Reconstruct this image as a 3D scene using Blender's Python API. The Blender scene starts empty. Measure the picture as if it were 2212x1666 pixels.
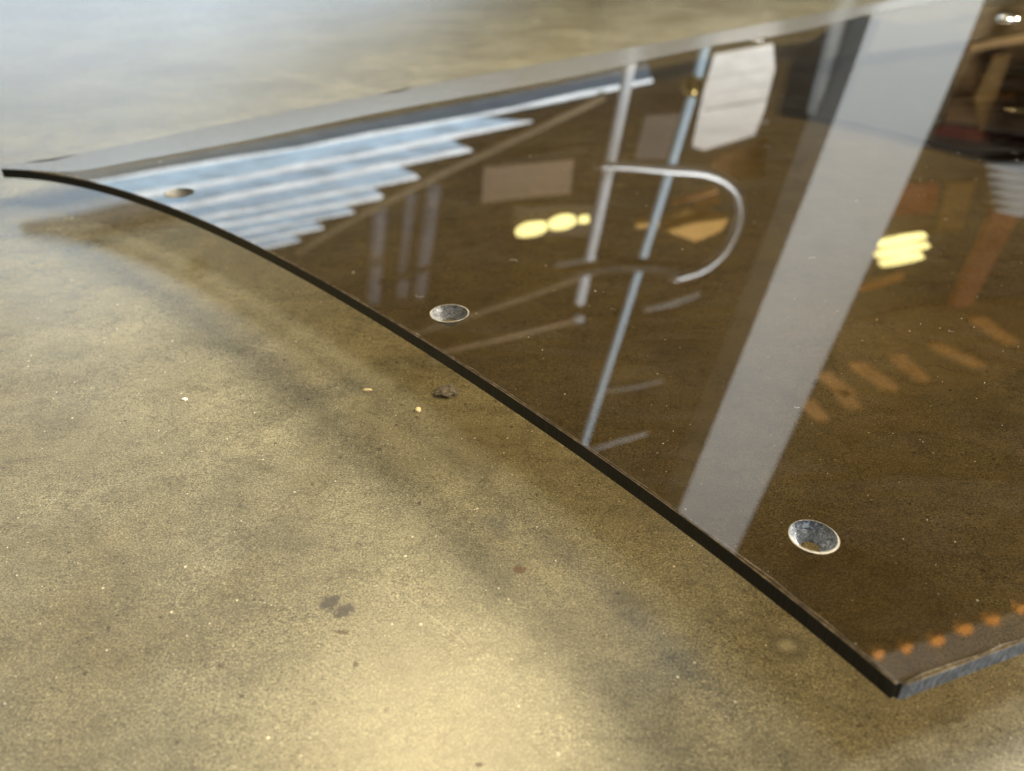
import bpy, bmesh, math, random
import numpy as np
from mathutils import Vector, Matrix, noise
from mathutils.geometry import delaunay_2d_cdt
random.seed(7)
S = bpy.context.scene
C = S.collection

# ------------------------------------------------------------------ camera
FPX, CX, CY = 1730.0, 1106.0, 833.0
PITCH = math.radians(32)
HS, Z0 = 0.165, 0.0235
HC = HS + Z0
cd = bpy.data.cameras.new('camera')
cam = bpy.data.objects.new('camera', cd); C.objects.link(cam)
cam.location = (0, 0, HC)
cam.rotation_euler = (math.pi / 2 - PITCH, 0, 0)
cd.sensor_width = 36; cd.lens = 36 * FPX / 2212
cd.clip_start = 0.005; cd.clip_end = 100
cd.dof.use_dof = True; cd.dof.focus_distance = 0.29; cd.dof.aperture_fstop = 10.0
S.camera = cam

# ------------------------------------------------------------------ world and added lights
w = bpy.data.worlds.new('World'); S.world = w; w.use_nodes = True
bg = w.node_tree.nodes['Background']
bg.inputs[0].default_value = (1.0, 0.84, 0.62, 1); bg.inputs[1].default_value = 0.08

def area(name, loc, target, size, power, col, sy=None):
    l = bpy.data.lights.new(name, 'AREA'); l.energy = power; l.color = col; l.size = size
    if sy: l.shape = 'RECTANGLE'; l.size_y = sy
    o = bpy.data.objects.new(name, l); C.objects.link(o); o.location = loc
    o.rotation_euler = (Vector(target) - Vector(loc)).to_track_quat('-Z', 'Y').to_euler()
    return o
area('workshop_fill_light', (-0.3, -0.5, 2.4), (0, 0.4, 0), 0.9, 2.0, (1.0, 0.84, 0.56))  # overhead fill added for soft light, no fixture modelled
area('side_fill_light', (1.7, -1.3, 0.55), (0.1, 0.13, 0.02), 0.5, 14, (0.60, 0.78, 1.0))  # unseen cool light added for the near cut edge, also fills the table
area('wide_shadow_light', (3.05, 2.05, 1.5), (0, 0.25, 0), 0.5, 40, (1.0, 0.95, 0.84)).data.spread = math.radians(50)  # unseen light added to cast the sheet's wide soft shadow
area('edge_line_light', (2.53, 1.17, 2.3), (0, 0.25, 0), 0.24, 5.0, (1.0, 0.90, 0.70)).data.spread = math.radians(50)  # added source with no lamp behind it, draws the thin edge shadow
area('hall_fill_light', (1.2, 0.7, 2.9), (1.4, 4.0, 1.6), 1.2, 310, (0.95, 0.98, 0.98))  # added fill facing away from the table, brightens the mirrored objects

S.view_settings.view_transform = 'Standard'; S.view_settings.look = 'None'
S.view_settings.exposure = 0; S.view_settings.gamma = 1
S.render.engine = 'CYCLES'
S.cycles.use_denoising = True
S.cycles.max_bounces = 10; S.cycles.transparent_max_bounces = 24
S.cycles.sample_clamp_indirect = 6
S.cycles.caustics_reflective = True

# ------------------------------------------------------------------ surface of the bowed sheet
CO = np.array([0.0, 0.0, .56, .79, 1.28]) / 1000
X0, Y0 = .1, .3
def hz(x, y):
    a = (x - X0) / .3; b = (y - Y0) / .3
    return Z0 + CO[2] * a * a + CO[3] * a * b + CO[4] * b * b
def nrm(x, y):
    a = (x - X0) / .3; b = (y - Y0) / .3
    return Vector((-(2 * CO[2] * a + CO[3] * b) / .3, -(CO[3] * a + 2 * CO[4] * b) / .3, 1)).normalized()
def ray(x, y):
    u = (x - CX) / FPX; v = (y - CY) / FPX
    return Vector((u, math.cos(PITCH) - v * math.sin(PITCH), -math.sin(PITCH) - v * math.cos(PITCH))).normalized()
EYE = Vector((0, 0, HC))
def on_sheet(x, y):
    d = ray(x, y); t = HS / -d.z
    for _ in range(20):
        p = EYE + d * t; t = (HC - hz(p.x, p.y)) / -d.z
    return EYE + d * t
def on_z(x, y, z=0.0):
    d = ray(x, y); return EYE + d * ((HC - z) / -d.z)
def seen(x, y, D):
    """point of the hall, on the upright plane y = D, that the sheet mirrors at (x, y)"""
    p = on_sheet(x, y); n = nrm(p.x, p.y); d = ray(x, y)
    d = d - 2 * d.dot(n) * n
    return p + d * ((D - p.y) / d.y)

# ------------------------------------------------------------------ helpers
def tag(o, label, cat, group=None, kind=None):
    o['label'] = label
    if cat: o['category'] = cat
    if group: o['group'] = group
    if kind: o['kind'] = kind
    return o
def link(name, me, m=None, parent=None):
    o = bpy.data.objects.new(name, me); C.objects.link(o)
    if m: me.materials.append(m)
    if parent: o.parent = parent
    return o
def bobj(name, bm, m, parent=None, smooth=False):
    me = bpy.data.meshes.new(name)
    bmesh.ops.recalc_face_normals(bm, faces=bm.faces)
    if smooth:
        for f in bm.faces: f.smooth = True
    bm.to_mesh(me); bm.free()
    return link(name, me, m, parent)
def prism(bm, pts, dvec):
    a = [bm.verts.new(p) for p in pts]; b = [bm.verts.new(Vector(p) + Vector(dvec)) for p in pts]
    n = len(a)
    bm.faces.new(a); bm.faces.new(b[::-1])
    for i in range(n): bm.faces.new((a[i], b[i], b[(i + 1) % n], a[(i + 1) % n]))
def tube(bm, pts, rad, seg=16, caps=True):
    rings = []; n = len(pts)
    for i, p in enumerate(pts):
        p = Vector(p)
        t = (Vector(pts[min(i + 1, n - 1)]) - Vector(pts[max(i - 1, 0)])).normalized()
        up = Vector((0, 1, 0)) if abs(t.y) < .9 else Vector((1, 0, 0))
        a = t.cross(up).normalized(); b = t.cross(a).normalized()
        r = rad[i] if isinstance(rad, (list, tuple)) else rad
        rings.append([bm.verts.new(p + a * r * math.cos(2 * math.pi * k / seg) + b * r * math.sin(2 * math.pi * k / seg)) for k in range(seg)])
    for i in range(n - 1):
        for k in range(seg):
            bm.faces.new((rings[i][k], rings[i][(k + 1) % seg], rings[i + 1][(k + 1) % seg], rings[i + 1][k]))
    if caps: bm.faces.new(rings[0][::-1]); bm.faces.new(rings[-1])
class N:
    """small node-tree helper"""
    def __init__(s, name):
        s.m = bpy.data.materials.new(name); s.m.use_nodes = True; s.t = s.m.node_tree; s.t.nodes.clear()
    def n(s, typ, **kw):
        nd = s.t.nodes.new(typ)
        for k, v in kw.items():
            if k.startswith('i_'):
                key = k[2:]; key = int(key) if key.isdigit() else key.replace('_', ' ')
                if hasattr(v, 'is_linked') or isinstance(v, bpy.types.NodeSocket): s.t.links.new(v, nd.inputs[key])
                else: nd.inputs[key].default_value = v
            else: setattr(nd, k, v)
        return nd
    def math(s, op, a, b=None, clamp=False):
        nd = s.t.nodes.new('ShaderNodeMath'); nd.operation = op; nd.use_clamp = clamp
        for i, v in enumerate((a, b)):
            if v is None: continue
            if isinstance(v, bpy.types.NodeSocket): s.t.links.new(v, nd.inputs[i])
            else: nd.inputs[i].default_value = v
        return nd.outputs[0]
    def ramp(s, v, stops):
        nd = s.t.nodes.new('ShaderNodeValToRGB'); s.t.links.new(v, nd.inputs[0])
        e = nd.color_ramp.elements
        while len(e) < len(stops): e.new(.5)
        for i, (p, c) in enumerate(stops):
            e[i].position = p; e[i].color = (c if isinstance(c, tuple) else (c, c, c)) + (1,)
        return nd.outputs[0]
    def mix(s, f, a, b, mode='MIX'):
        nd = s.t.nodes.new('ShaderNodeMix'); nd.data_type = 'RGBA'; nd.blend_type = mode
        for i, v in ((0, f), (6, a), (7, b)):
            if isinstance(v, bpy.types.NodeSocket): s.t.links.new(v, nd.inputs[i])
            elif i == 0: nd.inputs[0].default_value = v
            else: nd.inputs[i].default_value = tuple(v) + (1,)
        return nd.outputs[2]
    def noise(s, vec, scale, detail=4, rough=.55, dist=0.0):
        return s.n('ShaderNodeTexNoise', i_Vector=vec, i_Scale=scale, i_Detail=detail, i_Roughness=rough, i_Distortion=dist).outputs[0]
    def out(s, sh):
        o = s.t.nodes.new('ShaderNodeOutputMaterial'); s.t.links.new(sh, o.inputs[0]); return s.m
def simple(name, col, rough=.5, metal=0.0, var=.15, scale=6):
    k = N(name); tc = k.n('ShaderNodeTexCoord').outputs['Object']
    nz = k.noise(tc, scale, 5)
    c = k.mix(nz, tuple(x * (1 - var) for x in col), tuple(min(1, x * (1 + var)) for x in col))
    b = k.n('ShaderNodeBsdfPrincipled', i_Base_Color=c, i_Roughness=rough, i_Metallic=metal)
    return k.out(b.outputs[0])
def glow(name, col, st, var=0.25, scale=3.0):
    k = N(name); tc = k.n('ShaderNodeTexCoord').outputs['Object']
    mp = k.n('ShaderNodeMapping', i_Vector=tc, i_Scale=(1, 1, 5)).outputs[0]
    nz = k.ramp(k.noise(mp, scale, 5, .65, .5), [(.35, 0.0), (.65, 1.0)])
    c = k.mix(nz, tuple(x * (1 - var) for x in col), tuple(x * (1 + var) for x in col))
    e = k.n('ShaderNodeEmission', i_Color=c, i_Strength=st)
    return k.out(e.outputs[0])

# ------------------------------------------------------------------ the table top
def mat_table():
    k = N('worn_table_laminate'); pos = k.n('ShaderNodeTexCoord').outputs['Object']
    big = k.noise(pos, 9, 5, .55, .4); med = k.noise(pos, 45, 6, .62, .6)
    mp = k.n('ShaderNodeMapping', i_Vector=pos, i_Scale=(1, 2.2, 1), i_Rotation=(0, 0, .5)).outputs[0]
    str_ = k.noise(mp, 70, 6, .6, 1.2)
    fine = k.noise(k.n('ShaderNodeMapping', i_Vector=pos, i_Scale=(1, 1.5, 1), i_Rotation=(0, 0, .7)).outputs[0], 620, 4, .65, 2.2); fine2 = k.noise(pos, 1500, 2, .6)
    base = k.ramp(big, [(.3, (.115, .091, .042)), (.5, (.152, .130, .073)), (.72, (.195, .166, .092))])
    m1 = k.ramp(med, [(.30, .78), (.5, .98), (.70, 1.12)]); base = k.mix(1, base, m1, 'MULTIPLY')
    m2 = k.ramp(str_, [(.30, .72), (.46, 1.0), (.7, 1.1)]); base = k.mix(.75, base, m2, 'MULTIPLY')
    m3 = k.ramp(fine, [(.36, .22), (.46, .80), (.56, 1.12), (.68, 1.9)]); base = k.mix(k.ramp(k.noise(pos, 22, 4, .6), [(.35, .45), (.65, .95)]), base, m3, 'MULTIPLY')
    pit = k.n('ShaderNodeTexVoronoi', i_Vector=pos, i_Scale=150.0)
    pm = k.math('MULTIPLY', k.math('LESS_THAN', pit.outputs['Distance'], .11), k.math('GREATER_THAN', k.n('ShaderNodeSeparateColor', i_0=pit.outputs['Color']).outputs[0], .86))
    base = k.mix(k.math('MULTIPLY', pm, .75), base, (.04, .03, .018))
    pit2 = k.n('ShaderNodeTexVoronoi', i_Vector=pos, i_Scale=210.0)
    pm2 = k.math('MULTIPLY', k.math('LESS_THAN', pit2.outputs['Distance'], .10), k.math('GREATER_THAN', k.n('ShaderNodeSeparateColor', i_0=pit2.outputs['Color']).outputs[1], .88))
    base = k.mix(k.math('MULTIPLY', pm2, .8), base, (.50, .43, .28))
    # thin wandering vein lines: where a warped noise crosses one level
    vn = k.noise(pos, 26, 7, .62, 1.8); vl = k.math('ABSOLUTE', k.math('SUBTRACT', vn, .5))
    vl = k.n('ShaderNodeMapRange', i_0=vl, i_1=.0, i_2=.010, i_3=1.0, i_4=.0).outputs[0]
    vl = k.math('MULTIPLY', vl, k.ramp(k.noise(pos, 13, 2), [(.48, 0.0), (.6, 1.0)]))
    base = k.mix(k.math('MULTIPLY', vl, .38), base, (.055, .04, .018))
    m4 = k.ramp(fine2, [(.35, .6), (.65, 1.4)]); base = k.mix(.9, base, m4, 'MULTIPLY')
    # sparse hairline crazing
    ve = k.n('ShaderNodeTexNoise', i_Vector=pos, i_Scale=120.0, i_Detail=3.0)
    wv = k.n('ShaderNodeVectorMath', operation='SCALE', i_0=ve.outputs[1], i_3=.02).outputs[0]
    pv = k.n('ShaderNodeVectorMath', operation='ADD', i_0=pos, i_1=wv).outputs[0]
    vor = k.n('ShaderNodeTexVoronoi', feature='DISTANCE_TO_EDGE', i_Vector=pv, i_Scale=55.0).outputs[0]
    crk = k.math('LESS_THAN', vor, .020)
    crk = k.math('MULTIPLY', crk, k.math('GREATER_THAN', k.noise(pos, 30, 3), .52))
    base = k.mix(k.math('MULTIPLY', crk, .4), base, (.06, .045, .02))
    # stains and painted hole light: each has place, size, soft noisy outline
    dn = k.n('ShaderNodeTexNoise', i_Vector=pos, i_Scale=420.0, i_Detail=3.0).outputs[1]
    dv = k.n('ShaderNodeVectorMath', operation='SUBTRACT', i_0=dn, i_1=(.5, .5, .5)).outputs[0]
    xyz = k.n('ShaderNodeSeparateXYZ', i_0=dv)
    px = k.n('ShaderNodeSeparateXYZ', i_0=pos)
    def stain_or_hole_light(base, x, y, rx, ry, col, amt, wob=.0035, soft=.25, ring=False):
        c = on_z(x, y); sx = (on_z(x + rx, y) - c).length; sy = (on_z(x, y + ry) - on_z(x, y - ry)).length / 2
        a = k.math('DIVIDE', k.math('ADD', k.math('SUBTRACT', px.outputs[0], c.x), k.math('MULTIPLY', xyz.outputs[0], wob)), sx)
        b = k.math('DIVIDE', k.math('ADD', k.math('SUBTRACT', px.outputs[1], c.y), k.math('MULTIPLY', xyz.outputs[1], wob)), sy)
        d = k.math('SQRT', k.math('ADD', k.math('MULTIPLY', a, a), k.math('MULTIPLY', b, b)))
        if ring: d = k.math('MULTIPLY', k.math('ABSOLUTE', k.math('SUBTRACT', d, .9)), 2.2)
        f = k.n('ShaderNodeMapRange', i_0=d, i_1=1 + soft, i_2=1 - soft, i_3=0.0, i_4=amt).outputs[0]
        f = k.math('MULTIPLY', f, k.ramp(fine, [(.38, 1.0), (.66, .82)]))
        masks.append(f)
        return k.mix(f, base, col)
    masks = []
    G = (.062, .054, .044); BR = (.045, .03, .018)
    for s in [(715, 1300, 20, 15, G, .95, .007, .25), (745, 1320, 21, 13, G, .95, .007, .25), (697, 1308, 9, 7, G, .7),
              (737, 1366, 16, 4, BR, .7, .004), (768, 1436, 6, 6, BR, .75, .001), (478, 1439, 9, 4, BR, .6, .001),
              (729, 1406, 14, 3, BR, .35), (1035, 1652, 8, 6, (.05, .035, .02), .85, .0006), (692, 1502, 6, 3, BR, .5),
              (1123, 1231, 14, 8, (.10, .05, .028), .8, .0004, .1), (1065, 1128, 34, 13, (.06, .058, .05), .55, .006, .7),
              (1085, 1150, 16, 10, (.05, .048, .045), .45, .004, .7), (520, 1094, 7, 3.5, (.06, .05, .04), .8, .0005),
              (1700, 1395, 34, 22, (.06, .052, .035), .5, .003, .55, True), (1700, 1394, 16, 10, (.30, .27, .17), .5, .002, .6), (1860, 1567, 9, 4, BR, .7, .001), (1590, 1275, 24, 9, BR, .25, .006, .6),  # ring and pale centre paint the hole's shade and light on the table
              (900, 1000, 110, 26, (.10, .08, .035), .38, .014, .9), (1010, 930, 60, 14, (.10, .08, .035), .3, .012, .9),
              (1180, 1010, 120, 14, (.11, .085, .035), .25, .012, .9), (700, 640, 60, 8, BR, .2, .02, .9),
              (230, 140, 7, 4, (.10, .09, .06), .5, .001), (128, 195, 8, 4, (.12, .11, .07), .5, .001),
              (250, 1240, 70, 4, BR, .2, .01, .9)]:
        base = stain_or_hole_light(base, *s)
    def scratch(base, x1, y1, x2, y2, wpx, col, amt):
        a = on_z(x1, y1); b = on_z(x2, y2); d = (b - a); L = d.length; d /= L; m = (a + b) / 2
        ux = k.math('SUBTRACT', px.outputs[0], m.x); uy = k.math('SUBTRACT', px.outputs[1], m.y)
        t = k.math('ADD', k.math('MULTIPLY', ux, d.x), k.math('MULTIPLY', uy, d.y))
        s_ = k.math('ADD', k.math('MULTIPLY', ux, -d.y), k.math('MULTIPLY', uy, d.x))
        s_ = k.math('ADD', s_, k.math('MULTIPLY', xyz.outputs[0], .0012))
        f = k.math('MULTIPLY', k.math('LESS_THAN', k.math('ABSOLUTE', t), L / 2), k.math('LESS_THAN', k.math('ABSOLUTE', s_), wpx))
        return k.mix(k.math('MULTIPLY', f, amt), base, col)
    for s in [(930, 1370, 1180, 1640, .00016, (.08, .055, .02), .5), (1000, 1440, 1030, 1420, .0002, (.08, .055, .03), .5),
              (600, 760, 520, 740, .0002, (.3, .26, .16), .5), (880, 1290, 1010, 1395, .00012, (.36, .31, .2), .5),
              (40, 1150, 150, 1050, .0002, (.3, .27, .18), .35), (700, 1130, 756, 1140, .00018, (.08, .06, .03), .6)]:
        base = scratch(base, *s)
    rg = k.math('ADD', k.math('MULTIPLY', med, .12), k.math('ADD', k.math('MULTIPLY', fine, .12), .08))
    hgt = k.math('ADD', k.math('MULTIPLY', fine, .6), k.math('MULTIPLY', fine2, .4))
    bmp = k.n('ShaderNodeBump', i_Strength=.35, i_Distance=.00018, i_Height=hgt).outputs[0]
    b = k.n('ShaderNodeBsdfPrincipled', i_Base_Color=base, i_Roughness=rg, i_Normal=bmp)
    tot = masks[0]
    for f in masks[1:16]: tot = k.math('MAXIMUM', tot, f)
    k.t.links.new(k.math('MULTIPLY', k.math('SUBTRACT', 1.0, k.math('MULTIPLY', tot, .75)), .85), b.inputs['Specular IOR Level'])
    return k.out(b.outputs[0])
bm = bmesh.new()
prism(bm, [(-2.4, -0.9, -.03), (2.4, -0.9, -.03), (2.4, 2.3, -.03), (-2.4, 2.3, -.03)], (0, 0, .03))
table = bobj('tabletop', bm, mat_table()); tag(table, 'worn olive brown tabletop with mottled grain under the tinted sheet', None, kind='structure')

# ------------------------------------------------------------------ acrylic materials
def mat_acrylic(name, tint, ior=1.5):
    k = N(name); geo = k.n('ShaderNodeNewGeometry')
    fr = k.n('ShaderNodeFresnel', i_IOR=ior).outputs[0]
    fac = k.math('MULTIPLY', fr, k.math('SUBTRACT', 1.0, geo.outputs['Backfacing']))
    tr = k.n('ShaderNodeBsdfTransparent', i_Color=tint + (1,))
    gl = k.n('ShaderNodeBsdfGlossy', i_Roughness=0.0, i_Color=(1, 1, 1, 1))
    mx = k.n('ShaderNodeMixShader', i_0=fac, i_1=tr.outputs[0], i_2=gl.outputs[0])
    po = k.n('ShaderNodeTexCoord').outputs['Object']
    sm_ = k.noise(k.n('ShaderNodeMapping', i_Vector=po, i_Scale=(1, 3.2, 1), i_Rotation=(0, 0, .9)).outputs[0], 14, 6, .7, 1.5)
    fp = k.noise(po, 900, 2, .5)
    film = k.math('MULTIPLY', k.ramp(sm_, [(.45, .0), (.62, .006), (.8, .014)]), k.ramp(fp, [(.4, .5), (.65, 1.0)]))
    film = k.math('MULTIPLY', film, k.math('SUBTRACT', 1.0, geo.outputs['Backfacing']))
    df = k.n('ShaderNodeBsdfDiffuse', i_Color=(.75, .72, .66, 1))
    mx = k.n('ShaderNodeMixShader', i_0=film, i_1=mx.outputs[0], i_2=df.outputs[0])
    return k.out(mx.outputs[0])
def mat_clear(name):
    k = N(name); return k.out(k.n('ShaderNodeBsdfTransparent', i_Color=(1, 1, 1, 1)).outputs[0])
M_SHEET = mat_acrylic('smoked_acrylic', (.44, .375, .26)); M_UNDER = mat_acrylic('dark_smoked_acrylic', (.045, .03, .015), 1.3)
M_CLEAR = mat_clear('acrylic_underside')
def mat_edge():
    k = N('saw_cut_acrylic_edge'); tc = k.n('ShaderNodeTexCoord').outputs['UV']
    st = k.noise(k.n('ShaderNodeMapping', i_Vector=tc, i_Scale=(1400, 60, 1), i_Rotation=(0, 0, .0)).outputs[0], 1.0, 3, .6, .3)
    big = k.noise(k.n('ShaderNodeMapping', i_Vector=tc, i_Scale=(45, 40, 1)).outputs[0], 1.0, 4, .6)
    c = k.mix(st, (.003, .004, .005), (.028, .033, .042))
    c = k.mix(k.ramp(big, [(.52, 0.0), (.78, .5)]), c, (.07, .068, .07))
    b = k.n('ShaderNodeBump', i_Strength=.6, i_Distance=.0004, i_Height=st).outputs[0]
    p = k.n('ShaderNodeBsdfPrincipled', i_Base_Color=c, i_Roughness=.3, i_Normal=b)
    p.inputs['Specular IOR Level'].default_value = .3
    return k.out(p.outputs[0])
M_EDGE = mat_edge()
def mat_edge2():
    k = N('saw_cut_painted_light'); tc = k.n('ShaderNodeTexCoord').outputs['UV']
    mp = k.n('ShaderNodeMapping', i_Vector=tc, i_Scale=(900, 260, 1), i_Rotation=(0, 0, .5)).outputs[0]
    st = k.noise(mp, 1.0, 4, .65, .8)
    c = k.ramp(st, [(.35, (.10, .11, .125)), (.5, (.24, .26, .29)), (.68, (.62, .66, .72))])  # paler and bluer than the long edge: cool light put into the colour
    b = k.n('ShaderNodeBump', i_Strength=.8, i_Distance=.0005, i_Height=st).outputs[0]
    p = k.n('ShaderNodeBsdfPrincipled', i_Base_Color=c, i_Roughness=.4, i_Normal=b)
    return k.out(p.outputs[0])
M_EDGE2 = mat_edge2()
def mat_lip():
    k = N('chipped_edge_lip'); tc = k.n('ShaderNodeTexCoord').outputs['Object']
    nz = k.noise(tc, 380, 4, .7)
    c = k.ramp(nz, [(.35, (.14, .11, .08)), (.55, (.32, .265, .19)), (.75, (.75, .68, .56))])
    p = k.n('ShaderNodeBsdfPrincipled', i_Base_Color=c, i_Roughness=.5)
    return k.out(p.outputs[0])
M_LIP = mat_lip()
def mat_margin():
    k = N('frosted_margin'); tc = k.n('ShaderNodeTexCoord').outputs['Object']
    nz = k.noise(tc, 160, 4, .6)
    c = k.mix(nz, (.085, .080, .068), (.125, .118, .10))
    p = k.n('ShaderNodeBsdfPrincipled', i_Base_Color=c, i_Roughness=k.math('ADD', k.math('MULTIPLY', nz, .08), .14))
    p.inputs['Specular IOR Level'].default_value = .8
    return k.out(p.outputs[0])
M_MARGIN = mat_margin()
def mat_hole(name, lo, hi, sc=900, th=0.0, spec=.8):
    k = N(name); tc = k.n('ShaderNodeTexCoord').outputs['Object']
    nz = k.noise(tc, sc, 5, .7, 2.5); n2 = k.noise(tc, sc * .3, 3, .6)
    c = k.ramp(nz, [(.44 + th, lo), (.56 + th, tuple((a + b) / 3.2 for a, b in zip(lo, hi))), (.68 + th, hi)])
    c = k.mix(k.ramp(n2, [(.35, 0.0), (.7, .8)]), c, lo)
    b = k.n('ShaderNodeBump', i_Strength=.8, i_Distance=.0006, i_Height=nz).outputs[0]
    p = k.n('ShaderNodeBsdfPrincipled', i_Base_Color=c, i_Roughness=.30, i_Normal=b)
    p.inputs['Specular IOR Level'].default_value = spec
    return k.out(p.outputs[0])
M_HDARK = mat_hole('dark_scratched_bore', (.010, .012, .016), (.95, .90, .78), 1100, .02, .35); M_HLIGHT = mat_hole('frosted_bore', (.05, .058, .07), (.92, .95, 1.0), 420, .02)
M_HTAN = mat_hole('tan_bore', (.035, .03, .018), (.40, .33, .19), 500); M_RIM = simple('bright_bore_rim', (.30, .26, .19), .4, var=.7, scale=700)

# ------------------------------------------------------------------ the sheet
TH = .0060
NEAR = [(2, 365), (56, 368), (100, 374), (156, 382), (200, 392), (244, 405), (311, 426), (356, 442), (422, 470), (489, 500), (590, 546),
        (700, 606), (800, 664), (901, 727), (948, 756), (1019, 801), (1078, 840), (1137, 880), (1181, 905), (1271, 968), (1356, 1028),
        (1456, 1103), (1586, 1193), (1656, 1253), (1771, 1338), (1858, 1411), (1913, 1451), (1943, 1471), (1952, 1476.5), (1963, 1477), (2006, 1460), (2080, 1433), (2209, 1385)]
FAR = [(0, 357), (120, 342), (300, 306), (475, 270), (850, 197), (1100, 151), (1400, 97), (1700, 42), (1870, 12)]
INNER = [(2, 365.3), (80, 369), (160, 372), (300, 347), (500, 310), (600, 290), (850, 238), (1100, 193), (1281, 158), (1393, 131), (1493, 110), (1560, 96), (1704, 73), (1828, 44), (1870, 33), (2006, 8)]
def smooth_line(P, step=.006):
    """Catmull-Rom through the points, even steps"""
    out = []
    n = len(P)
    for i in range(n - 1):
        p0 = P[max(i - 1, 0)]; p1 = P[i]; p2 = P[i + 1]; p3 = P[min(i + 2, n - 1)]
        m = max(1, int((p2 - p1).length / step))
        for j in range(m):
            t = j / m
            out.append(.5 * ((2 * p1) + (p2 - p0) * t + (2 * p0 - 5 * p1 + 4 * p2 - p3) * t * t + (3 * p1 - p0 - 3 * p2 + p3) * t ** 3))
    out.append(P[-1]); return out
V2 = lambda p: Vector((p.x, p.y))
ni = 27
_x = np.array([p[0] for p in NEAR[:ni - 1]], float) / 1000; _y = np.array([p[1] for p in NEAR[:ni - 1]], float)
_pf = np.polyfit(_x, _y, 6); 
NEAR = [(x_, float(np.polyval(_pf, x_ / 1000))) for x_ in np.r_[2, 30, 60, 100:1940:60, 1936]] + NEAR[ni:]
ni = next(i for i, p in enumerate(NEAR) if p[0] == 1952)
near = [V2(on_sheet(*p)) for p in NEAR]
near_s = smooth_line(near[:ni + 1]) + smooth_line(near[ni + 1:])
near_end = near_s[-1] + (near_s[-1] - near_s[-6]).normalized() * .32
far = [V2(on_sheet(*p)) for p in FAR]
far_s = smooth_line(far, .012)
dirf = (far[-1] - far[-3]).normalized(); far_end = far[-1] + dirf * .45
outline = near_s + [near_s[-1].lerp(near_end, .5), near_end, (near_end + far_end) / 2 + Vector((.12, 0)), far_end] + far_s[::-1]
HOLES = [  # pixel centre, pixel width, material, rim
    (387, 417, 62, 'tan'), (971, 677, 82, 'dark'), (1757, 1158, 102, 'light'), ]
holes = []
for (x, y, wpx, kd) in HOLES:
    c = on_sheet(x, y); e = on_sheet(x + wpx / 2, y)
    holes.append((V2(c), abs((e - c).dot(Vector((1, 0, 0)))), kd))
def inside(p, poly):
    r = False; n = len(poly)
    for i in range(n):
        a = poly[i]; b = poly[(i + 1) % n]
        if (a.y > p.y) != (b.y > p.y) and p.x < (b.x - a.x) * (p.y - a.y) / (b.y - a.y) + a.x: r = not r
    return r
def circ(c, r, n=40): return [Vector((c.x + r * math.cos(2 * math.pi * i / n), c.y + r * math.sin(2 * math.pi * i / n))) for i in range(n)]
def panel_mesh(name, outline, hole_loops, zf, nf, step):
    pts = list(outline); edges = [(i, (i + 1) % len(outline)) for i in range(len(outline))]
    for h in hole_loops:
        b = len(pts); pts += h; edges += [(b + i, b + (i + 1) % len(h)) for i in range(len(h))]
    xs = [p.x for p in outline]; ys = [p.y for p in outline]
    x = min(xs) + step / 2
    while x < max(xs):
        y = min(ys) + step / 2
        while y < max(ys):
            p = Vector((x, y))
            if inside(p, outline) and not any(inside(p, h) for h in hole_loops): pts.append(p)
            y += step
        x += step
    vs, es, fs, *_ = delaunay_2d_cdt(pts, edges, [], 0, 1e-7)
    keep = []
    for f in fs:
        c = sum((vs[i] for i in f), Vector((0, 0))) / len(f)
        if inside(c, outline) and not any(inside(c, h) for h in hole_loops): keep.append(list(f))
    V = [(v.x, v.y, zf(v.x, v.y)) for v in vs]
    out = []
    for f in keep:
        a, b, c = (Vector(V[i]) for i in f[:3])
        if (b - a).cross(c - a).z < 0: f = f[::-1]
        out.append(f)
    me = bpy.data.meshes.new(name); me.from_pydata(V, [], out); me.update()
    for p in me.polygons: p.use_smooth = True
    me.normals_split_custom_set_from_vertices([nf(v[0], v[1]) for v in V])
    return me
def ribbon(name, loop, z1, z2, m, parent, off1=0, off2=0, closed=False, jit=0.0):
    """band running along a line in plan, from height z1(x,y) to z2(x,y), pushed inwards by off"""
    n = len(loop); V = []; F = []; UV = []; s = 0
    for i, p in enumerate(loop):
        if closed: a = loop[i - 1]; b = loop[(i + 1) % n]
        else: a = loop[max(i - 1, 0)]; b = loop[min(i + 1, n - 1)]
        t = (b - a).normalized(); inn = Vector((-t.y, t.x))
        if i: s += (p - loop[i - 1]).length
        j1 = jit * noise.noise(Vector((p.x * 300, p.y * 300, 3)))
        q1 = p + inn * (off1 + abs(j1) * 2.0); q2 = p + inn * off2
        V.append((q1.x, q1.y, z1(q1.x, q1.y))); V.append((q2.x, q2.y, z2(q2.x, q2.y))); UV.append(s)
    R = range(n if closed else n - 1)
    for i in R: j = (i + 1) % n; F.append((2 * i, 2 * j, 2 * j + 1, 2 * i + 1))
    me = bpy.data.meshes.new(name); me.from_pydata(V, [], F); me.update()
    uv = me.uv_layers.new()
    for l in me.loops:
        uv.data[l.index].uv = (UV[l.vertex_index // 2], TH * (l.vertex_index % 2))
    for p in me.polygons: p.use_smooth = True
    return link(name, me, m, parent)

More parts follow.
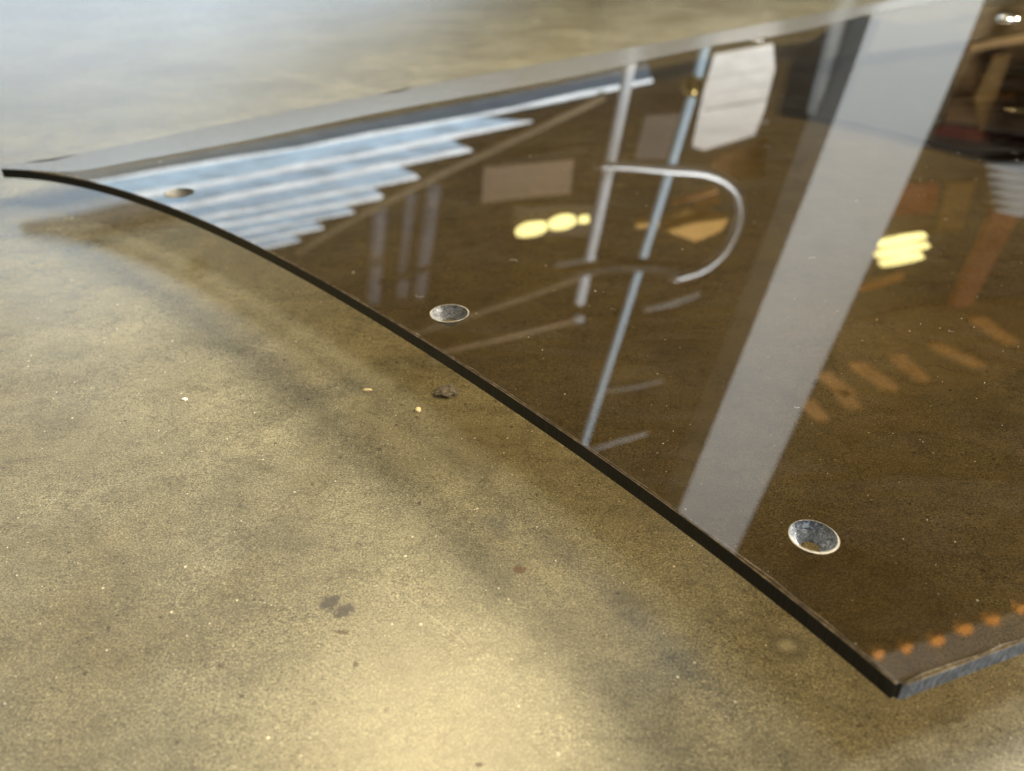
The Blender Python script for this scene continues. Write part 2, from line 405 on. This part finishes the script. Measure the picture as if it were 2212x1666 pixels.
sheet = bpy.data.objects.new('acrylic_sheet', None); C.objects.link(sheet)
tag(sheet, 'large glossy smoked brown acrylic sheet with curved black cut edge and countersunk holes', 'acrylic sheet')
hl = [circ(c, r) for c, r, kd in holes]
top = link('top_face', panel_mesh('top_face', outline, hl, hz, nrm, .011), M_SHEET, sheet)
bot = link('underside', panel_mesh('underside', outline, [circ(c, r * .42) for c, r, kd in holes], lambda x, y: hz(x, y) - TH, nrm, .04), M_CLEAR, sheet)
LIP = .0005
loop_near = near_s + [near_s[-1].lerp(near_end, .5), near_end]
zt = lambda x, y: hz(x, y) + .00005
ribbon('edge_lip', loop_near, zt, lambda x, y: hz(x, y) - LIP * .8, M_LIP, sheet, off1=LIP * .9, off2=-.00008, jit=LIP * 1.3)
kc = min(range(len(near_s)), key=lambda i: (near_s[i] - V2(on_sheet(1958, 1478))).length)
e1 = ribbon('cut_edge', loop_near[:kc + 1], lambda x, y: hz(x, y) - LIP * .8, lambda x, y: hz(x, y) - TH, M_EDGE, sheet, 0, 0); e1['label'] = 'long curved black cut edge'
e2 = ribbon('cut_edge', loop_near[kc:], lambda x, y: hz(x, y) - LIP * .8, lambda x, y: hz(x, y) - TH, M_EDGE2, sheet, 0, 0); e2['label'] = 'rough saw cut edge with cool light painted in blue grey'
back = outline[len(loop_near) - 1:] + [near_s[0]]
ribbon('rear_edge', back, hz, lambda x, y: hz(x, y) - TH, M_EDGE, sheet)
# frosted margin along the far edge
inner = smooth_line([V2(on_sheet(*p)) for p in INNER], .012)
inner.append(inner[-1] + dirf * .45)
def far_at(t):
    L = far_s + [far_end]; d = [0]
    for i in range(1, len(L)): d.append(d[-1] + (L[i] - L[i - 1]).length)
    T = t * d[-1]
    for i in range(1, len(L)):
        if d[i] >= T: return L[i - 1].lerp(L[i], (T - d[i - 1]) / max(1e-9, d[i] - d[i - 1]))
    return L[-1]
nI = 240
def at(L, t):
    d = [0]
    for i in range(1, len(L)): d.append(d[-1] + (L[i] - L[i - 1]).length)
    T = t * d[-1]
    for i in range(1, len(L)):
        if d[i] >= T: return L[i - 1].lerp(L[i], (T - d[i - 1]) / max(1e-9, d[i] - d[i - 1]))
    return L[-1]
chips = [on_sheet(p, q) for p, q in ((108, 346), (855, 196), (60, 350))]
V = []; F = []
for i in range(nI + 1):
    a = at(inner, i / nI); b = far_at(i / nI)
    b = b + (a - b) * .02
    for c in chips[:2]:
        dd = (V2(c) - b).length
        if dd < .016: b = b + (a - b).normalized() * (.004 * (1 - dd / .016) + .002)
    V.append((a.x, a.y, hz(a.x, a.y) + .00025)); V.append((b.x, b.y, hz(b.x, b.y) + .00025))
for i in range(nI): F.append((2 * i, 2 * i + 2, 2 * i + 3, 2 * i + 1))
me = bpy.data.meshes.new('frosted_margin'); me.from_pydata(V, [], F); me.update()
link('frosted_margin', me, M_MARGIN, sheet)
# countersunk holes
def hole(c, r, kd, zf, th, parent):
    n = 40; cz = zf(c.x, c.y); nn = nrm(c.x, c.y)
    prof = [(1.0, 0), (.96, -.06), (.80, -.36), (.77, -.38), (.50, -.68), (.42, -.73), (.40, -.82)]
    bm = bmesh.new(); rings = []
    for (f, dz) in prof:
        jf = [f * (1 + (.05 if 0 < dz + .99 and dz < 0 else .0) * noise.noise(Vector((math.cos(2 * math.pi * i / n) * 3, math.sin(2 * math.pi * i / n) * 3, dz * 3 + r * 99)))) for i in range(n)]
        rings.append([bm.verts.new((c.x + r * jf[i] * math.cos(2 * math.pi * i / n), c.y + r * jf[i] * math.sin(2 * math.pi * i / n),
                     zf(c.x + r * f * math.cos(2 * math.pi * i / n), c.y + r * f * math.sin(2 * math.pi * i / n)) + dz * th)) for i in range(n)])
    for a, b in zip(rings, rings[1:]):
        for i in range(n): bm.faces.new((a[i], a[(i + 1) % n], b[(i + 1) % n], b[i]))
    o = bobj('countersunk_hole', bm, {'tan': M_HTAN, 'dark': M_HDARK, 'light': M_HLIGHT}[kd], parent, True)
    bm = bmesh.new(); wr = {'tan': .015, 'dark': .05, 'light': .10}[kd]
    a = []; b = []
    for i in range(n):
        t = 2 * math.pi * i / n
        jj = 1 + wr * (.6 + .5 * noise.noise(Vector((math.cos(t) * 2, math.sin(t) * 2, r * 90))))
        if kd == 'light': jj = 1 + wr * (.35 - .75 * math.sin(t)) if math.sin(t) < .4 else 1.005  # wide near side of the pale rim paints refracted light
        for rr, L in ((.985, a), (jj, b)):
            x = c.x + r * rr * math.cos(t); y = c.y + r * rr * math.sin(t); L.append(bm.verts.new((x, y, zf(x, y) + .00012)))
    for i in range(n): bm.faces.new((a[i], a[(i + 1) % n], b[(i + 1) % n], b[i]))
    bobj('hole_rim', bm, M_RIM if kd != 'tan' else M_HTAN, o)
    return o
HL = {0: 'brown hole in the pale blue reflection', 1: 'dark scratched hole with pale rim', 2: 'frosted grey hole near the front corner'}
for i, (c, r, kd) in enumerate(holes):
    h = hole(c, r, kd, hz, TH, sheet)
    if i in HL: h['label'] = HL[i]

# second darker sheet lying on the table beneath the first, at the right
u = [V2(on_z(x, y, .005)) for x, y in ((1690, 236), (1860, 266), (2212, 352))]
ud = (u[2] - u[1]).normalized(); u.append(u[2] + ud * .5)
lt = V2(on_z(1720, 110, .005)); u = [lt + (lt - u[0]) * .0] + u + [u[3] + Vector((.1, .7)), lt + Vector((.2, .35))]
under = bpy.data.objects.new('under_sheet', None); C.objects.link(under)
tag(under, 'darker smoked sheet lying flat beneath the large sheet at the upper right', 'acrylic sheet')
up = Vector((0, 0, 1))
uh = V2(on_z(2200, 240, .005)); ur = (on_z(2230, 240, .005) - on_z(2200, 240, .005)).length * .95
link('top_face', panel_mesh('under_top', u, [circ(uh, ur)], lambda x, y: .005, lambda x, y: up, .2), M_UNDER, under)
ribbon('cut_edge', u + [u[0]], lambda x, y: .005, lambda x, y: .0002, simple('black_cut_edge', (.01, .009, .008), .3), under)
bm = bmesh.new(); n = 36
ra = [[bm.verts.new((uh.x + ur * f * math.cos(2 * math.pi * i / n), uh.y + ur * f * math.sin(2 * math.pi * i / n), z)) for i in range(n)] for f, z in ((1.06, .0052), (1, .0053), (.5, .002), (.45, .0003))]
for a, b in zip(ra, ra[1:]):
    for i in range(n): bm.faces.new((a[i], a[(i + 1) % n], b[(i + 1) % n], b[i]))
bobj('countersunk_hole', bm, M_HTAN, under, True)
# batten outside the frame that holds the sheet up
bm = bmesh.new(); e0 = near_end; zb = hz(e0.x, e0.y + .15) - TH
prism(bm, [(e0.x - .06, e0.y + .02, 0), (e0.x - .02, e0.y + .02, 0), (e0.x - .02, e0.y + .10, 0), (e0.x - .06, e0.y + .10, 0)], (0, 0, zb - .003))
tag(bobj('wooden_batten', bm, simple('batten_wood', (.35, .24, .13), .6)), 'plain wooden batten propping up the right side of the large sheet', 'batten')

# ------------------------------------------------------------------ crumbs and dust
def crumb(name, x, y, w, h, hh, m, label, seed):
    c = on_z(x, y); sx = w / FPX * c.length * .55; bm = bmesh.new()
    bmesh.ops.create_icosphere(bm, subdivisions=3, radius=1)
    sy = (on_z(x, y + h / 2) - on_z(x, y - h / 2)).length / 2
    for v in bm.verts:
        k_ = 1 + .35 * noise.noise(v.co * 2.2 + Vector((seed, 0, 0))) + .15 * noise.noise(v.co * 6)
        v.co = Vector((v.co.x * sx * k_, v.co.y * sy * k_, max(v.co.z, -.3) * hh * k_ * (1 + .6 * noise.noise(v.co * 5 + Vector((seed, 2, 0))))))
        v.co.z += hh * .3
    o = bobj(name, bm, m); o.location = c
    tag(o, label, name.replace('_', ' ')); return o
mc = mat_hole('crumb_brown', (.02, .015, .008), (.55, .42, .24), 1100); mt = simple('flake_tan', (.66, .50, .26), .6)
crumb('bark_crumb', 966, 848, 52, 26, .0013, mc, 'dark brown rough crumb on the table just left of the black edge', 1.0)
crumb('wood_flake', 903, 886, 13, 9, .0006, mt, 'small bright tan flake on the table below and left of the dark crumb', 2.0)
crumb('wood_flake', 794, 843, 20, 5, .0004, mt, 'thin pale tan flake on the table left of the dark crumb', 3.0)
crumb('wood_flake', 399, 863, 12, 5, .0004, simple('flake_pale', (.75, .66, .5), .6), 'lone pale flake on the left part of the table, far from the dark crumb', 4.0)
bm = bmesh.new()
def speck(p, r):
    q = bmesh.ops.create_icosphere(bm, subdivisions=1, radius=r)['verts']
    for v in q:
        v.co = Vector((v.co.x * random.uniform(.6, 1.5), v.co.y * random.uniform(.6, 1.5), v.co.z * .5)) + p
fixed = [(724, 1040, 4), (1286, 629, 4), (1200, 1212, 4), (1587, 1517, 5.5), (1568, 1548, 3), (958, 1372, 4), (1050, 1275, 3), (36, 1243, 2.5), (230, 1405, 3), (1481, 1100, 3), (567, 985, 3), (1106, 1424, 3), (1178, 1412, 3), (60, 1172, 2.5), (1434, 1368, 2.5), (1310, 1372, 2.5), (1290, 1378, 2.2)]
for x, y, s in fixed:
    p = on_z(x, y, .0002)
    if inside(V2(on_sheet(x, y)), outline): p = on_sheet(x, y)
    speck(p, s / FPX * (p - EYE).length * .5)
for i in range(420):
    x = random.uniform(-20, 2230); y = random.uniform(330, 1680) ** 1.0
    q = on_sheet(x, y); ins = inside(V2(q), outline)
    if any((V2(q) - c).length < r * 1.1 for c, r, kd in holes): continue
    p = q if ins else on_z(x, y, .0001)
    speck(p, random.choice((.6, .8, 1.0, 1.0, 1.4)) / FPX * (p - EYE).length * (.8 if ins else 1))
tag(bobj('dust', bm, simple('dust_pale', (.55, .48, .36), .7)), 'pale dust specks scattered over the sheet and the table', 'dust', kind='stuff')
bm = bmesh.new()
for (x, y) in ((1690, 208), (1658, 318), (1462, 612), (1758, 560), (2045, 475), (1990, 390), (2190, 330), (905, 640), (2055, 715), (1720, 880), (1110, 565), (2008, 317), (760, 590)):
    c = on_sheet(x, y); R = random.uniform(.0006, .0013); a0 = random.uniform(0, 6); pts = []
    for j in range(7):
        a = a0 + j * .5; pts.append(c + Vector((R * math.cos(a) * (1 + .2 * j), R * math.sin(a) * 1.3, .0002 + .0001 * (j % 3))))
    tube(bm, pts, .00004, 5)
tag(bobj('lint', bm, simple('lint_pale', (.6, .55, .48), .7)), 'tiny curled lint fibres lying on the glossy sheet', 'lint', kind='stuff')

# ------------------------------------------------------------------ the hall that the sheet mirrors
FLOOR = -.75
bm = bmesh.new(); prism(bm, [(.27, 2.6, -.75), (.76, 2.6, -.75), (.76, 3.0, -.75), (.27, 3.0, -.75)], (0, 0, 1.10))  # added box that keeps the bright posts out of the far table's reflection
tag(bobj('blocker', bm, simple('blocker_dark', (.07, .055, .04), .7)), 'dark box added behind the table to hide the bright posts from its reflection', 'blocker')
def lerp_line(p, q, z): return p + (q - p) * ((z - p.z) / (q.z - p.z))
def flat(name, px, D, m, th=.03, parent=None):
    bm = bmesh.new(); prism(bm, [seen(x, y, D) for x, y in px], (0, th, 0)); return bobj(name, bm, m, parent)
white = simple('white_paint', (.50, .515, .52), .5, var=.06); grey = simple('grey_paint', (.33, .34, .34), .5)
steel = simple('pale_steel_paint', (.80, .82, .85), .4); darkm = simple('dark_brown_steel', (.05, .04, .03), .6)
orange = simple('orange_paint', (.75, .26, .03), .5); tan_ = simple('tan_board', (.42, .30, .2), .7)
# broad pale column
D = 3.2
l1, l2 = seen(1851, 125, D), seen(1466, 1103, D); r1, r2 = seen(2086, 100, D), seen(1586, 1198, D)
bm = bmesh.new()
prism(bm, [lerp_line(l1, l2, FLOOR), lerp_line(r1, r2, FLOOR), lerp_line(r1, r2, 4.2), lerp_line(l1, l2, 4.2)], (0, .25, 0))
col = bobj('column', bm, white); tag(col, 'broad white painted column mirrored as the wide pale band across the sheet', 'column')
# posts
def post(name, pts, D, r, m, label, zlo, zhi, knob=None, group='posts mirrored in the sheet'):
    p, q = seen(*pts[0], D), seen(*pts[-1], D); bm = bmesh.new()
    a, b = lerp_line(p, q, zlo), lerp_line(p, q, zhi)
    tube(bm, [a.lerp(b, i / 10) for i in range(11)], r, 20)
    o = bobj(name, bm, m, smooth=True); tag(o, label, 'post', group)
    if knob:
        k_ = seen(*knob, D); bm = bmesh.new(); bmesh.ops.create_uvsphere(bm, u_segments=20, v_segments=12, radius=r * 2.3)
        for v in bm.verts: v.co = Vector((v.co.x, v.co.y, v.co.z * .8)) + k_
        bobj('clamp', bm, simple('brass', (.5, .38, .15), .15, 1.0), o, True)
    return o
blue_w = simple('pale_blue_paint', (.62, .80, .95), .35, var=.05)
post('steel_post', [(1341, 240), (1253, 650)], 2.8, .020, steel, 'grey steel post mirrored left of the thinner bright post', FLOOR, seen(1253, 655, 2.8).z)
post('slim_post', [(1496, 200), (1261, 958)], 2.9, .017, blue_w, 'slim pale blue post with a brass clamp, mirrored beside the white window', FLOOR, 3.5, (1497, 187))
post('slim_post', [(1806, 60), (1761, 245)], 3.4, .035, grey, 'dim grey post mirrored just left of the broad white column', FLOOR, seen(1761, 245, 3.4).z)
for (p, q, D_, lab) in (((822, 445), (806, 650), 4.6, 'dim lilac grey post mirrored near the end of the blue skylights'), ((940, 400), (905, 640), 4.8, 'dim grey post mirrored right of the lilac grey post'), ((893, 420), (868, 640), 5.0, 'faint brown grey post mirrored between two dim posts')):
    post('roof_post', [p, q], D_, .045, simple('post_grey', (.30, .29, .33), .5), lab, seen(*p, D_).z, seen(*q, D_).z)
# hoop
hp = [(1255, 585), (1240, 560), (1225, 480), (1235, 400), (1284, 358), (1361, 360), (1450, 367), (1524, 373), (1569, 391), (1595, 420), (1601, 453), (1592, 494), (1569, 539), (1533, 574), (1495, 592), (1444, 604)]
bm = bmesh.new(); Vp = [seen(x, y, 2.5) for x, y in hp[4:]]
sm = smooth_line(Vp, .03); tube(bm, sm, [.011 + .006 * math.sin(math.pi * min(1, t_ / len(sm))) for t_ in range(len(sm))], 14)
tag(bobj('hoop', bm, simple('brushed_steel', (.62, .63, .64), .3, 1.0), smooth=True), 'grey bent tube hoop mirrored right of the two bright posts', 'tube')
bm = bmesh.new(); tube(bm, [seen(x, y, 2.5) for x, y in ((1210, 592), (1255, 583), (1330, 572), (1405, 573), (1470, 580))], .022, 12)
tag(bobj('cross_tube', bm, darkm, smooth=True), 'dark tube mirrored crossing both bright posts', 'tube')
# skylight rows
ROWS = [((190, 397), (1411, 176)), ((330, 424), (1150, 263)), ((390, 452), (1020, 326)), ((440, 475), (905, 385)), ((470, 492), (830, 429)), ((500, 510), (765, 460)), ((530, 527), (700, 494)), ((560, 541), (650, 520))]
TOP0 = ((150, 376), (1400, 140))
M_SKY = [glow('skylight_blue_pane', (.58, .80, 1.0), 2.25, .28, 4), glow('skylight_glow_rim', (.92, .98, 1.0), 3.3, .2, 6), glow('skylight_lower_pane', (.60, .78, 1.0), .42, .2, 5)]  # bright row rims are given a glow in place of sunlit frames
def ext_left(a, b, f): return a + (a - b) * f
prev = (seen(*TOP0[0], 4.4), seen(*TOP0[1], 4.4))
for i, (p, q) in enumerate(ROWS):
    Dn = 4.4 + .25 * i
    def onD(P, D): d = P - Vector((.0, .35, .02)); return Vector((0, .35, .02)) + d * ((D - .35) / d.y)
    a, b = seen(*p, Dn), seen(*q, Dn); pa, pb = onD(prev[0], Dn), onD(prev[1], Dn)
    if i == 0: pb = pb
    else: pb = pa + (pb - pa) * min(1, ((b - a).length / max(.01, (pb - pa).length)) * 1.0)
    a2 = ext_left(a, b, 2.2 / max(.4, (a - b).length)); pa2 = ext_left(pa, pb, 2.2 / max(.4, (pa - pb).length))
    root = bpy.data.objects.new('skylight', None); C.objects.link(root)
    nm = ('lowest', 'second lowest', 'third lowest', 'fourth lowest', 'fourth highest', 'third highest', 'second highest', 'highest')[i]
    tag(root, nm + ' of the pale blue skylight rows mirrored at the upper left', 'skylight', 'skylight rows mirrored in the sheet')
    def band(nm_, f0, f1, m, y0):
        bm = bmesh.new(); L = 14; pts1 = []; pts2 = []
        for j in range(L + 1):
            t = j / L; lo = pa2.lerp(pb, t); hi = a2.lerp(b, t)
            wob = .006 * math.sin(j * 2.3 + i)
            pts1.append(lo.lerp(hi, f0) + Vector((0, y0, wob * (f0 > .3)))); pts2.append(lo.lerp(hi, f1) + Vector((0, y0, wob * (f1 > .3) * (f1 < .99))))
        prism(bm, pts1 + pts2[::-1], (0, .03, 0)); bobj(nm_, bm, m, root)
    if i == 0: band('lower_pane', 0, .785, M_SKY[2], 0); band('glow_rim', .80, 1, M_SKY[1], -.01)
    else: fs = (0, .80, .72, .82, .70, .84, .76, .8)[i]; band('pane', 0.0, fs - .012, M_SKY[0], 0); band('glow_rim', fs, 1, M_SKY[1], -.01)
    prev = (a, b)
# open bay door low at the far left: bright daylight reaching the far table
bm = bmesh.new(); prism(bm, [(-5.0, 4.3, .02), (.25, 4.3, .02), (.2, 4.3, .06), (-2.0, 4.3, .96), (-5.0, 4.3, .98)], (0, .05, 0))
tag(bobj('bay_window', bm, glow('bay_daylight', (.74, .87, 1.0), 1.45, .2, 1.0)), 'wide bright bay window whose daylight shines on the far left of the table', 'window')
bm = bmesh.new(); prism(bm, [(.45, 2.35, 3), (-4.0, 6.5, 3), (-5.6, 4.7, 3), (-1.3, .5, 3)], (0, 0, .05))  # added glowing panel, its edge placed to bound the grey on the table
tag(bobj('roof_glow_panel', bm, glow('roof_panel_glow', (.98, .97, .90), .85, .2, 1.0)), 'large unseen roof panel added to grey the left part of the table', 'window')
# white window
win = flat('hall_window', [(1546, 122), (1671, 99), (1674, 150), (1651, 240), (1630, 292), (1521, 325), (1498, 318), (1521, 210)], 3.6, glow('window_daylight', (1, .97, .90), 1.75, .12, 6))
tag(win, 'bright white window mirrored between the slim blue post and the broad column', 'window')
bm = bmesh.new(); tube(bm, [seen(1521, 238, 3.58), seen(1655, 215, 3.58)], .003, 8); bobj('glazing_bar', bm, grey, win)
for y0 in (160, 195, 275):
    bm = bmesh.new(); tube(bm, [seen(1530, y0 + 10, 3.58), seen(1660, y0 - 12, 3.58)], .002, 6); bobj('glazing_bar', bm, simple('light_bar', (.8, .8, .78), .6), win)
0 and tag(flat('wall_board', [(1700, 95), (1845, 60), (1800, 250), (1770, 330), (1690, 420), (1650, 430), (1680, 250)], 3.9, simple('board_grey', (.16, .14, .15), .6)), 'dim mauve grey wall board mirrored between the white window and the column', 'board')
tag(flat('tan_board', [(1045, 362), (1240, 345), (1232, 418), (1150, 425), (1040, 440)], 5.0, tan_), 'tan board mirrored left of the steel post', 'board')
# rafters and rails
def rail(name, pts, D, r, m, label):
    bm = bmesh.new(); tube(bm, smooth_line([seen(x, y, D) for x, y in pts], .1), r, 10); tag(bobj(name, bm, m, smooth=True), label, 'rail')
wood = simple('rafter_timber', (.34, .26, .17), .7)
rail('rafter', [(640, 545), (750, 480), (930, 385), (1106, 302), (1306, 206)], 4.2, .022, wood, 'timber rafter mirrored as the diagonal line below the skylights')
rail('rail', [(880, 724), (1065, 664), (1243, 602), (1337, 571)], 3.6, .016, wood, 'thin timber rail mirrored just right of the dark scratched hole')
rail('rail', [(930, 762), (1065, 734), (1170, 708), (1243, 690)], 3.0, .014, tan_, 'thin tan rail ending at a small bright cap above the black edge')
rail('rail', [(820, 612), (950, 570), (1100, 500)], 4.4, .018, darkm, 'dim dark rail mirrored left of the yellow lamp')
rail('rail', [(1200, 572), (1290, 558)], 3.5, .014, grey, 'short grey rail mirrored left of the steel post')
rail('rail', [(1390, 668), (1450, 655), (1512, 632)], 3.3, .016, grey, 'short grey rail mirrored below the hoop')
rail('rail', [(1300, 845), (1370, 836), (1432, 820)], 3.0, .010, grey, 'short grey rail mirrored beside the slim post low on the sheet')
rail('rail', [(1270, 975), (1330, 955), (1400, 935)], 3.0, .008, steel, 'short pale rail mirrored right above the black edge')
rail('rail', [(1080, 345), (1190, 330), (1290, 318)], 4.2, .02, darkm, 'black rail mirrored above the tan board')
bm = bmesh.new(); bmesh.ops.create_uvsphere(bm, u_segments=16, v_segments=8, radius=.026)
c = seen(1251, 688, 2.9)
for v in bm.verts: v.co = Vector((v.co.x, v.co.y * .4, v.co.z * .8)) + c
tag(bobj('white_knob', bm, white, smooth=True), 'small white cap mirrored at the foot of the steel post', 'knob')
# orange racking
def orange_bar(px, D, label, th=.05, m=orange):
    tag(flat('rack_beam', px, D, m, th), label, 'rack beam', 'orange rack beams mirrored in the sheet')
bor = simple('bright_orange_paint', (.95, .40, .05), .5, var=.4, scale=9)
orange_bar([(1440, 500), (1500, 482), (1574, 474), (1557, 500), (1503, 522)], 3.3, 'broad orange beam end mirrored inside the hoop, lowest of three', m=bor)
orange_bar([(1435, 478), (1486, 455), (1527, 465), (1560, 468), (1440, 494)], 3.35, 'orange beam mirrored inside the hoop, middle one of three', m=bor)
orange_bar([(1373, 485), (1425, 477), (1425, 489), (1376, 494)], 3.4, 'short orange piece mirrored between the two bright posts', m=bor)
orange_bar([(1505, 447), (1558, 431), (1561, 439), (1512, 454)], 3.4, 'thin orange beam mirrored above the large orange one', m=bor)
orange_bar([(1455, 440), (1550, 412), (1551, 416), (1457, 445)], 3.4, 'thinnest orange strip mirrored near the top of the hoop', m=orange)
orange_bar([(1858, 632), (1860, 622), (1956, 595), (1950, 605)], 4.0, 'thin orange beam mirrored under the right hand yellow lamp')
brn = simple('rust_brown_paint', (.34, .12, .05), .6)
orange_bar([(2153, 453), (2208, 453), (2098, 662), (2058, 666)], 4.0, 'rust brown upright mirrored at the right edge of the frame', .06, brn)
orange_bar([(1945, 400), (2030, 395), (2020, 460), (1930, 470)], 4.2, 'deep red panel mirrored right of the column', .05, simple('deep_red', (.20, .03, .01), .6))
for j, (x1, y1, x2, y2, wd) in enumerate([(1767, 819, 1850, 854, 12), (1838, 797, 1940, 839, 14), (1924, 780, 2007, 819, 13), (1730, 880, 1790, 905, 14), (2010, 755, 2130, 790, 12), (1800, 850, 1860, 880, 8), (2100, 700, 2200, 740, 14)]):
    orange_bar([(x1, y1 - wd), (x1 + 30, y1 - wd), (x2, y2 - wd * .3), (x2, y2 + wd * .5), (x2 - 30, y2 + wd * .3), (x1, y1)], 3.4,
               ('orange slat mirrored against the column, middle of its row', 'broad orange slat second from the column', 'orange slat third from the column', 'lowest orange slat touching the column', 'far right orange slat above the row', 'small orange slat between two broad ones', 'topmost orange slat by the right frame edge')[j], .03, simple('slat_orange', (.50, .22, .05), .6, var=.5, scale=12))
root = bpy.data.objects.new('rack_upright', None); C.objects.link(root)
tag(root, 'row of small orange lugs mirrored beside the front corner of the sheet', 'rack upright')
for x, y in ((1898, 1418), (1959, 1405), (2026, 1387), (2085, 1368), (2146, 1342), (2206, 1320), (2265, 1298)):
    q_ = random.uniform(.75, 1.3); y += random.uniform(-3, 3)
    flat('lug', [(x - 15 * q_, y + 4), (x - 9 * q_, y - 9 * q_), (x + 12, y - 13 * q_), (x + 14 * q_, y - 2), (x + 4, y + 10 / q_)], 2.0, orange, .03, root)
bm = bmesh.new(); prism(bm, [seen(x, y, 2.06) for x, y in ((1880, 1424), (2270, 1296), (2290, 1350), (1920, 1475))], (0, .02, 0))
bobj('web', bm, simple('web_brown', (.085, .072, .055), .6), root)
# things mirrored at the right edge
root = bpy.data.objects.new('ribbed_duct', None); C.objects.link(root)
tag(root, 'pale ribbed duct mirrored at the right frame edge above the rust upright', 'duct')
rd = 3.8
for j in range(6):
    y = 352 + 19 * j
    a, b = seen(2128 + 4 * j, y + 4, rd), seen(2290, y - 6, rd); bm = bmesh.new()
    tube(bm, [a.lerp(b, t / 8) + Vector((0, -.06 * math.sin(math.pi * t / 8), 0)) for t in range(9)], [.006 + .018 * math.sin(math.pi * min(1, (t + .3) / 8)) for t in range(9)], 12)
    bobj('rib', bm, white, root, True)
flat('core', [(2140, 350), (2290, 338), (2290, 445), (2150, 455)], rd + .02, darkm, .1, root)
for px, col_, lab in (([(2108, 205), (2150, 120), (2185, 118), (2150, 215), (2118, 290)], (.22, .12, .03), 'dim amber panel mirrored left of the hole ring at the upper right'),
        ([(2100, 95), (2230, 70), (2230, 86), (2098, 112)], (.50, .30, .12), 'dim brown bar mirrored across the frame corner below the bright screw'),
        ([(2106, 20), (2260, 0), (2260, 290), (2040, 262)], (.16, .085, .025), 'large amber brown board mirrored behind the hole ring at the upper right'),
        ([(2050, 395), (2110, 392), (2075, 500), (2030, 500)], (.20, .11, .03), 'brown panel mirrored beside the deep red panel'),
        ([(1800, 712), (2010, 660), (2250, 640), (2250, 790), (2010, 850), (1830, 890)], (.115, .065, .018), 'large dim orange brown board added as orange haze behind the orange slats'),  # board put in to give the orange haze
        ([(2040, 268), (2250, 300), (2250, 330), (2010, 290)], (.12, .025, .01), 'dark red bar mirrored along the edge of the under sheet'),
        ([(1395, 250), (1470, 245), (1440, 345), (1370, 345)], (.13, .10, .08), 'dim brown board mirrored between the two bright posts'),
        ([(1560, 335), (1660, 300), (1650, 385), (1600, 390), (1530, 362)], (.22, .085, .02), 'rust board mirrored under the white window')):
    tag(flat('wall_panel', px, 4.3 if lab.startswith('large') else 4.1, simple('panel_paint', col_, .6, var=.35, scale=14)), lab, 'panel')
# domed screws in the sheet
chrome = simple('polished_metal', (.85, .82, .76), .06, 1.0, var=.03)
for x, y, wpx, lab in ((2176, 41, 50, 'shiny domed screw in the sheet at the upper right corner of the frame'), (1635, 87, 34, 'shiny domed screw in the sheet just above the white window')):
    c = on_sheet(x, y); r = (on_sheet(x + wpx / 2, y) - c).dot(Vector((1, 0, 0)))
    sc_ = bpy.data.objects.new('screw', None); C.objects.link(sc_); sc_.location = c; tag(sc_, lab, 'screw', 'screws in the sheet')
    bm = bmesh.new(); bmesh.ops.create_uvsphere(bm, u_segments=28, v_segments=16, radius=r)
    for v in bm.verts: v.co.z = max(0, v.co.z) * (.34 if x > 2000 else .16)
    bobj('head', bm, chrome, sc_, True)
    bm = bmesh.new(); bmesh.ops.create_cone(bm, cap_ends=True, segments=6, radius1=r * .3, radius2=r * .3, depth=.0004)
    for v in bm.verts: v.co.z += r * (.335 if x > 2000 else .16)
    bobj('socket', bm, darkm, sc_)

# lamps
M_TUBE = glow('warm_tube', (1.0, .85, .33), 9.5, .15, 12)
def lamp(name, ellipses, D, label):
    root = bpy.data.objects.new(name, None); C.objects.link(root); tag(root, label, 'lamp', 'yellow ceiling lamps mirrored in the sheet')
    for (x, y, w_, h_, rot) in ellipses:
        pts = []
        for i in range(24):
            t = 2 * math.pi * i / 24; a = math.cos(t) * w_ / 2; b = math.sin(t) * h_ / 2
            pts.append(seen(x + a * math.cos(rot) - b * math.sin(rot), y + a * math.sin(rot) + b * math.cos(rot), D))
        bm = bmesh.new(); prism(bm, pts, (0, .05, 0)); bobj('tube', bm, M_TUBE, root)
    cx = sum(e[0] for e in ellipses) / len(ellipses); cy = sum(e[1] for e in ellipses) / len(ellipses)
    c = seen(cx, cy, D); bm = bmesh.new()
    prism(bm, [c + Vector((-.25, .06, -.08)), c + Vector((.25, .06, -.08)), c + Vector((.25, .06, .08)), c + Vector((-.25, .06, .08))], (0, .05, 0))
    bobj('housing', bm, darkm, root)
lamp('tube_lamp', [(1148, 499, 70, 24, -.2), (1215, 484, 60, 24, -.2), (1262, 478, 24, 10, -.2)], 4.2, 'yellow lamp of two bulbs in a row mirrored left of the steel post')
lamp('tube_lamp', [(1946, 523, 118, 10, -.2), (1952, 544, 120, 11, -.2), (1950, 565, 96, 10, -.2)], 4.2, 'wide yellow lamp of stacked tubes mirrored at the right of the column')
# lamp high overhead whose glow lies on the near table
g = on_z(930, 1640); dd = ray(930, 1640); dd.z = -dd.z; P = g + dd * 1.1
root = bpy.data.objects.new('overhead_lamp', None); C.objects.link(root); tag(root, 'warm round lamp above the table whose glow lies on the near table', 'lamp')
bm = bmesh.new(); bmesh.ops.create_circle(bm, cap_ends=True, radius=.22, segments=32)
for v in bm.verts: v.co += P
bobj('bulb', bm, glow('overhead_bulb', (1.0, .80, .44), 10, .0), root)
bm = bmesh.new(); bmesh.ops.create_cone(bm, cap_ends=True, segments=32, radius1=.24, radius2=.05, depth=.12)
for v in bm.verts: v.co += P + Vector((0, 0, .065))
bobj('lamp_shade', bm, darkm, root)
